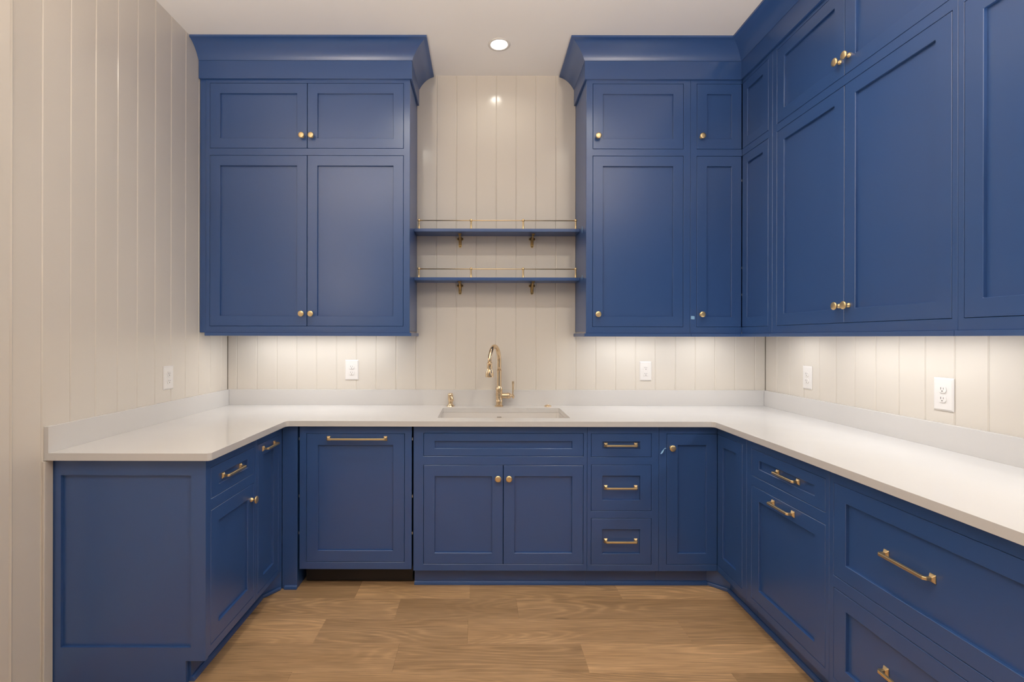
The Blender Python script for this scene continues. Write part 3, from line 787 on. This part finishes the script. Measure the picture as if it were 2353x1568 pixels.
outlet('white duplex outlet on the right wall nearest the camera', (XR, -1.269, 1.134), R90, 0.088, 0.134)

# ------------------------------------------------------------------ bits of painter's tape
def tape(label, loc, pts, w, rotz=0.0):
    """a curling strip: centre line pts (x, y, z), width vector along local axis"""
    v = []; n = len(pts)
    for (x, y, z), (wx, wz) in zip(pts, w):
        v += [(x - wx, y, z - wz), (x + wx, y, z + wz), (x - wx, y - 0.0006, z - wz), (x + wx, y - 0.0006, z + wz)]
    f = []
    for i in range(n - 1):
        a, b_ = i * 4, i * 4 + 4
        f += [(a, a + 1, b_ + 1, b_), (a + 2, b_ + 2, b_ + 3, a + 3), (a, b_, b_ + 2, a + 2), (a + 1, a + 3, b_ + 3, b_ + 1)]
    f += [(0, 2, 3, 1), (4 * n - 4, 4 * n - 3, 4 * n - 1, 4 * n - 2)]
    o = mk('tape_scrap', v, f, TAPE, None, loc=loc, rotz=rotz)
    return tag(o, label, 'tape', 'scraps of blue tape')
tape('scrap of blue tape hanging from the corner base cabinet stile', (0.990, BF - 0.0004, 0.752),
     [(0.014, 0, 0.012), (0.003, -0.001, 0.010), (-0.004, -0.004, 0.002), (-0.012, -0.007, -0.012), (-0.017, -0.009, -0.017)], [(0.0, 0.002), (0.002, 0.003), (0.006, 0.004), (0.006, 0.002), (0.003, 0.001)])
tape('small square of blue tape on the upper stile near corner door', (1.263, UF - 0.0004, 1.483),
     [(-0.011, 0, 0.0), (0.0, -0.0003, -0.001), (0.011, 0, -0.002)], [(0, 0.009), (0.0005, 0.010), (0, 0.009)])
tape('blue tape sliver on the cabinet side by the upper shelf end', (0.6268, -0.222, 2.030),
     [(0.004, -0.0001, 0.019), (0.0, -0.0012, 0.0), (-0.005, -0.0003, -0.019)], [(0.006, 0), (0.0075, 0), (0.004, 0)], rotz=R90)
tape('blue tape sliver on the cabinet side by the lower shelf end', (0.6268, -0.222, 1.735),
     [(0.001, -0.0001, 0.014), (0.0, -0.001, 0.002), (-0.002, -0.0003, -0.014)], [(0.007, 0), (0.007, 0), (0.004, 0)], rotz=R90)

# ------------------------------------------------------------------ lamps
can_labels = ['recessed ceiling light centred above the sink', 'recessed ceiling light in front of the left wall cabinet',
              'recessed ceiling light in front of the corner cabinets', 'recessed ceiling light over the middle of the floor',
              'recessed ceiling light over the open rear side, left', 'recessed ceiling light over the open rear side, right']
for (x, y), lb, watts in zip(CANS, can_labels, CAN_W):
    c = thing('recessed_light', lb, 'ceiling light', (x, y, H), 0, 'recessed ceiling lights')
    MB().add(*(lambda n: ([(r * math.cos(2 * math.pi * k / n), r * math.sin(2 * math.pi * k / n), z) for r, z in ((0.067, -0.0002), (0.066, -0.0030), (0.052, -0.0045), (0.0485, -0.001), (0.0485, 0.002), (0.050, 0.002)) for k in range(n)],
                          [(i * n + k, i * n + (k + 1) % n, ((i + 1) % 6) * n + (k + 1) % n, ((i + 1) % 6) * n + k) for i in range(6) for k in range(n)]))(40)).obj('trim_ring', TRIMW, c, smooth=True)
    MB().add(*(lambda n: ([(r * math.cos(2 * math.pi * k / n), r * math.sin(2 * math.pi * k / n), z) for r, z in ((0.0485, 0.001), (0.043, 0.030), (0.046, 0.030), (0.0515, 0.001)) for k in range(n)],
                          [(i * n + k, i * n + (k + 1) % n, ((i + 1) % 4) * n + (k + 1) % n, ((i + 1) % 4) * n + k) for i in range(4) for k in range(n)]))(40)).obj('reflector', TRIMW, c, smooth=True)
    MB().lathe([(0.0435, 0.026), (0.0435, 0.030)], seg=40).obj('lens', LENS, c)
    area('can_light', (0, 0, 0.024), c, 0.078, 0, watts, CAN_COL, 'DISK')

# two unseen uplights added as ceiling-bounce fill, built as torchieres behind the camera
for x, lb in ((-1.38, 'added fill uplight by the left wall, unseen behind the camera'), (1.5, 'added fill uplight by the right wall, unseen behind the camera')):
    c = thing('added_uplight', lb, 'fill light', (x, -3.5, 0), 0, 'added fill lights')
    MB().lathe([(0.15, 0.0), (0.15, 0.012), (0.13, 0.022), (0.03, 0.03), (0.012, 0.045)], seg=32).obj('base', BRASS, c, smooth=True)
    MB().lathe([(0.011, 0.04), (0.011, 1.460), (0.02, 1.480)], seg=16).obj('pole', BRASS, c, smooth=True)
    n = 40; prof = [(0.03, 1.470), (0.09, 1.490), (0.15, 1.540), (0.175, 1.600), (0.170, 1.600), (0.145, 1.545), (0.088, 1.497), (0.03, 1.480)]
    v = [(r * math.cos(2 * math.pi * k / n), r * math.sin(2 * math.pi * k / n), z) for r, z in prof for k in range(n)]
    f = [(i * n + k, i * n + (k + 1) % n, ((i + 1) % 8) * n + (k + 1) % n, ((i + 1) % 8) * n + k) for i in range(8) for k in range(n)]
    mk('shade', v, f, TRIMW, c, smooth=True)
    MB().lathe([(0.125, 1.538), (0.125, 1.542)], seg=32).obj('diffuser', DIFF, c)
    o = area('fill_light', (0, 0, 1.550), c, 0.24, 0, FILL_W, FILL_COL, 'DISK'); o.rotation_euler = (math.pi, 0, 0)

def bar(label, xc, length, loc, rotz):
    c = thing('under_cabinet_light', label, 'light bar', loc, rotz, 'under-cabinet light bars')
    a, b_ = xc - length / 2, xc + length / 2
    MB().prism([(0.140, -0.0003), (0.174, -0.0003), (0.172, -0.010), (0.142, -0.010)], 'x', a, b_).obj('housing', TRIMW, c, bevel=0.001)
    MB().prism([(0.146, -0.0105), (0.168, -0.0105), (0.166, -0.012), (0.148, -0.012)], 'x', a + 0.006, b_ - 0.006).obj('diffuser', DIFF, c)
    o = area('bar_light', (xc, 0.157, -0.0128), c, length - 0.012, 0.018, BAR_W_PER_M * length, BAR_COL)
zbar = U0 + 0.012
bar('light bar under the left wall cabinet', -1.03, 0.95, (0, UF, zbar), 0)
bar('light bar under the wall cabinet right of the shelves', 0.94, 0.50, (0, UF, zbar), 0)
bar('light bar under the corner wall cabinet along the back wall', 1.44, 0.28, (0, UF, zbar), 0)
bar('light bar under the corner cabinet along the right wall', 0.47, 0.24, (XU, 0, zbar), R90)
bar('light bar under the double cabinet on the right wall', 1.16, 0.86, (XU, 0, zbar), R90)
bar('light bar under the right wall cabinet nearest the camera', 2.18, 0.86, (XU, 0, zbar), R90)
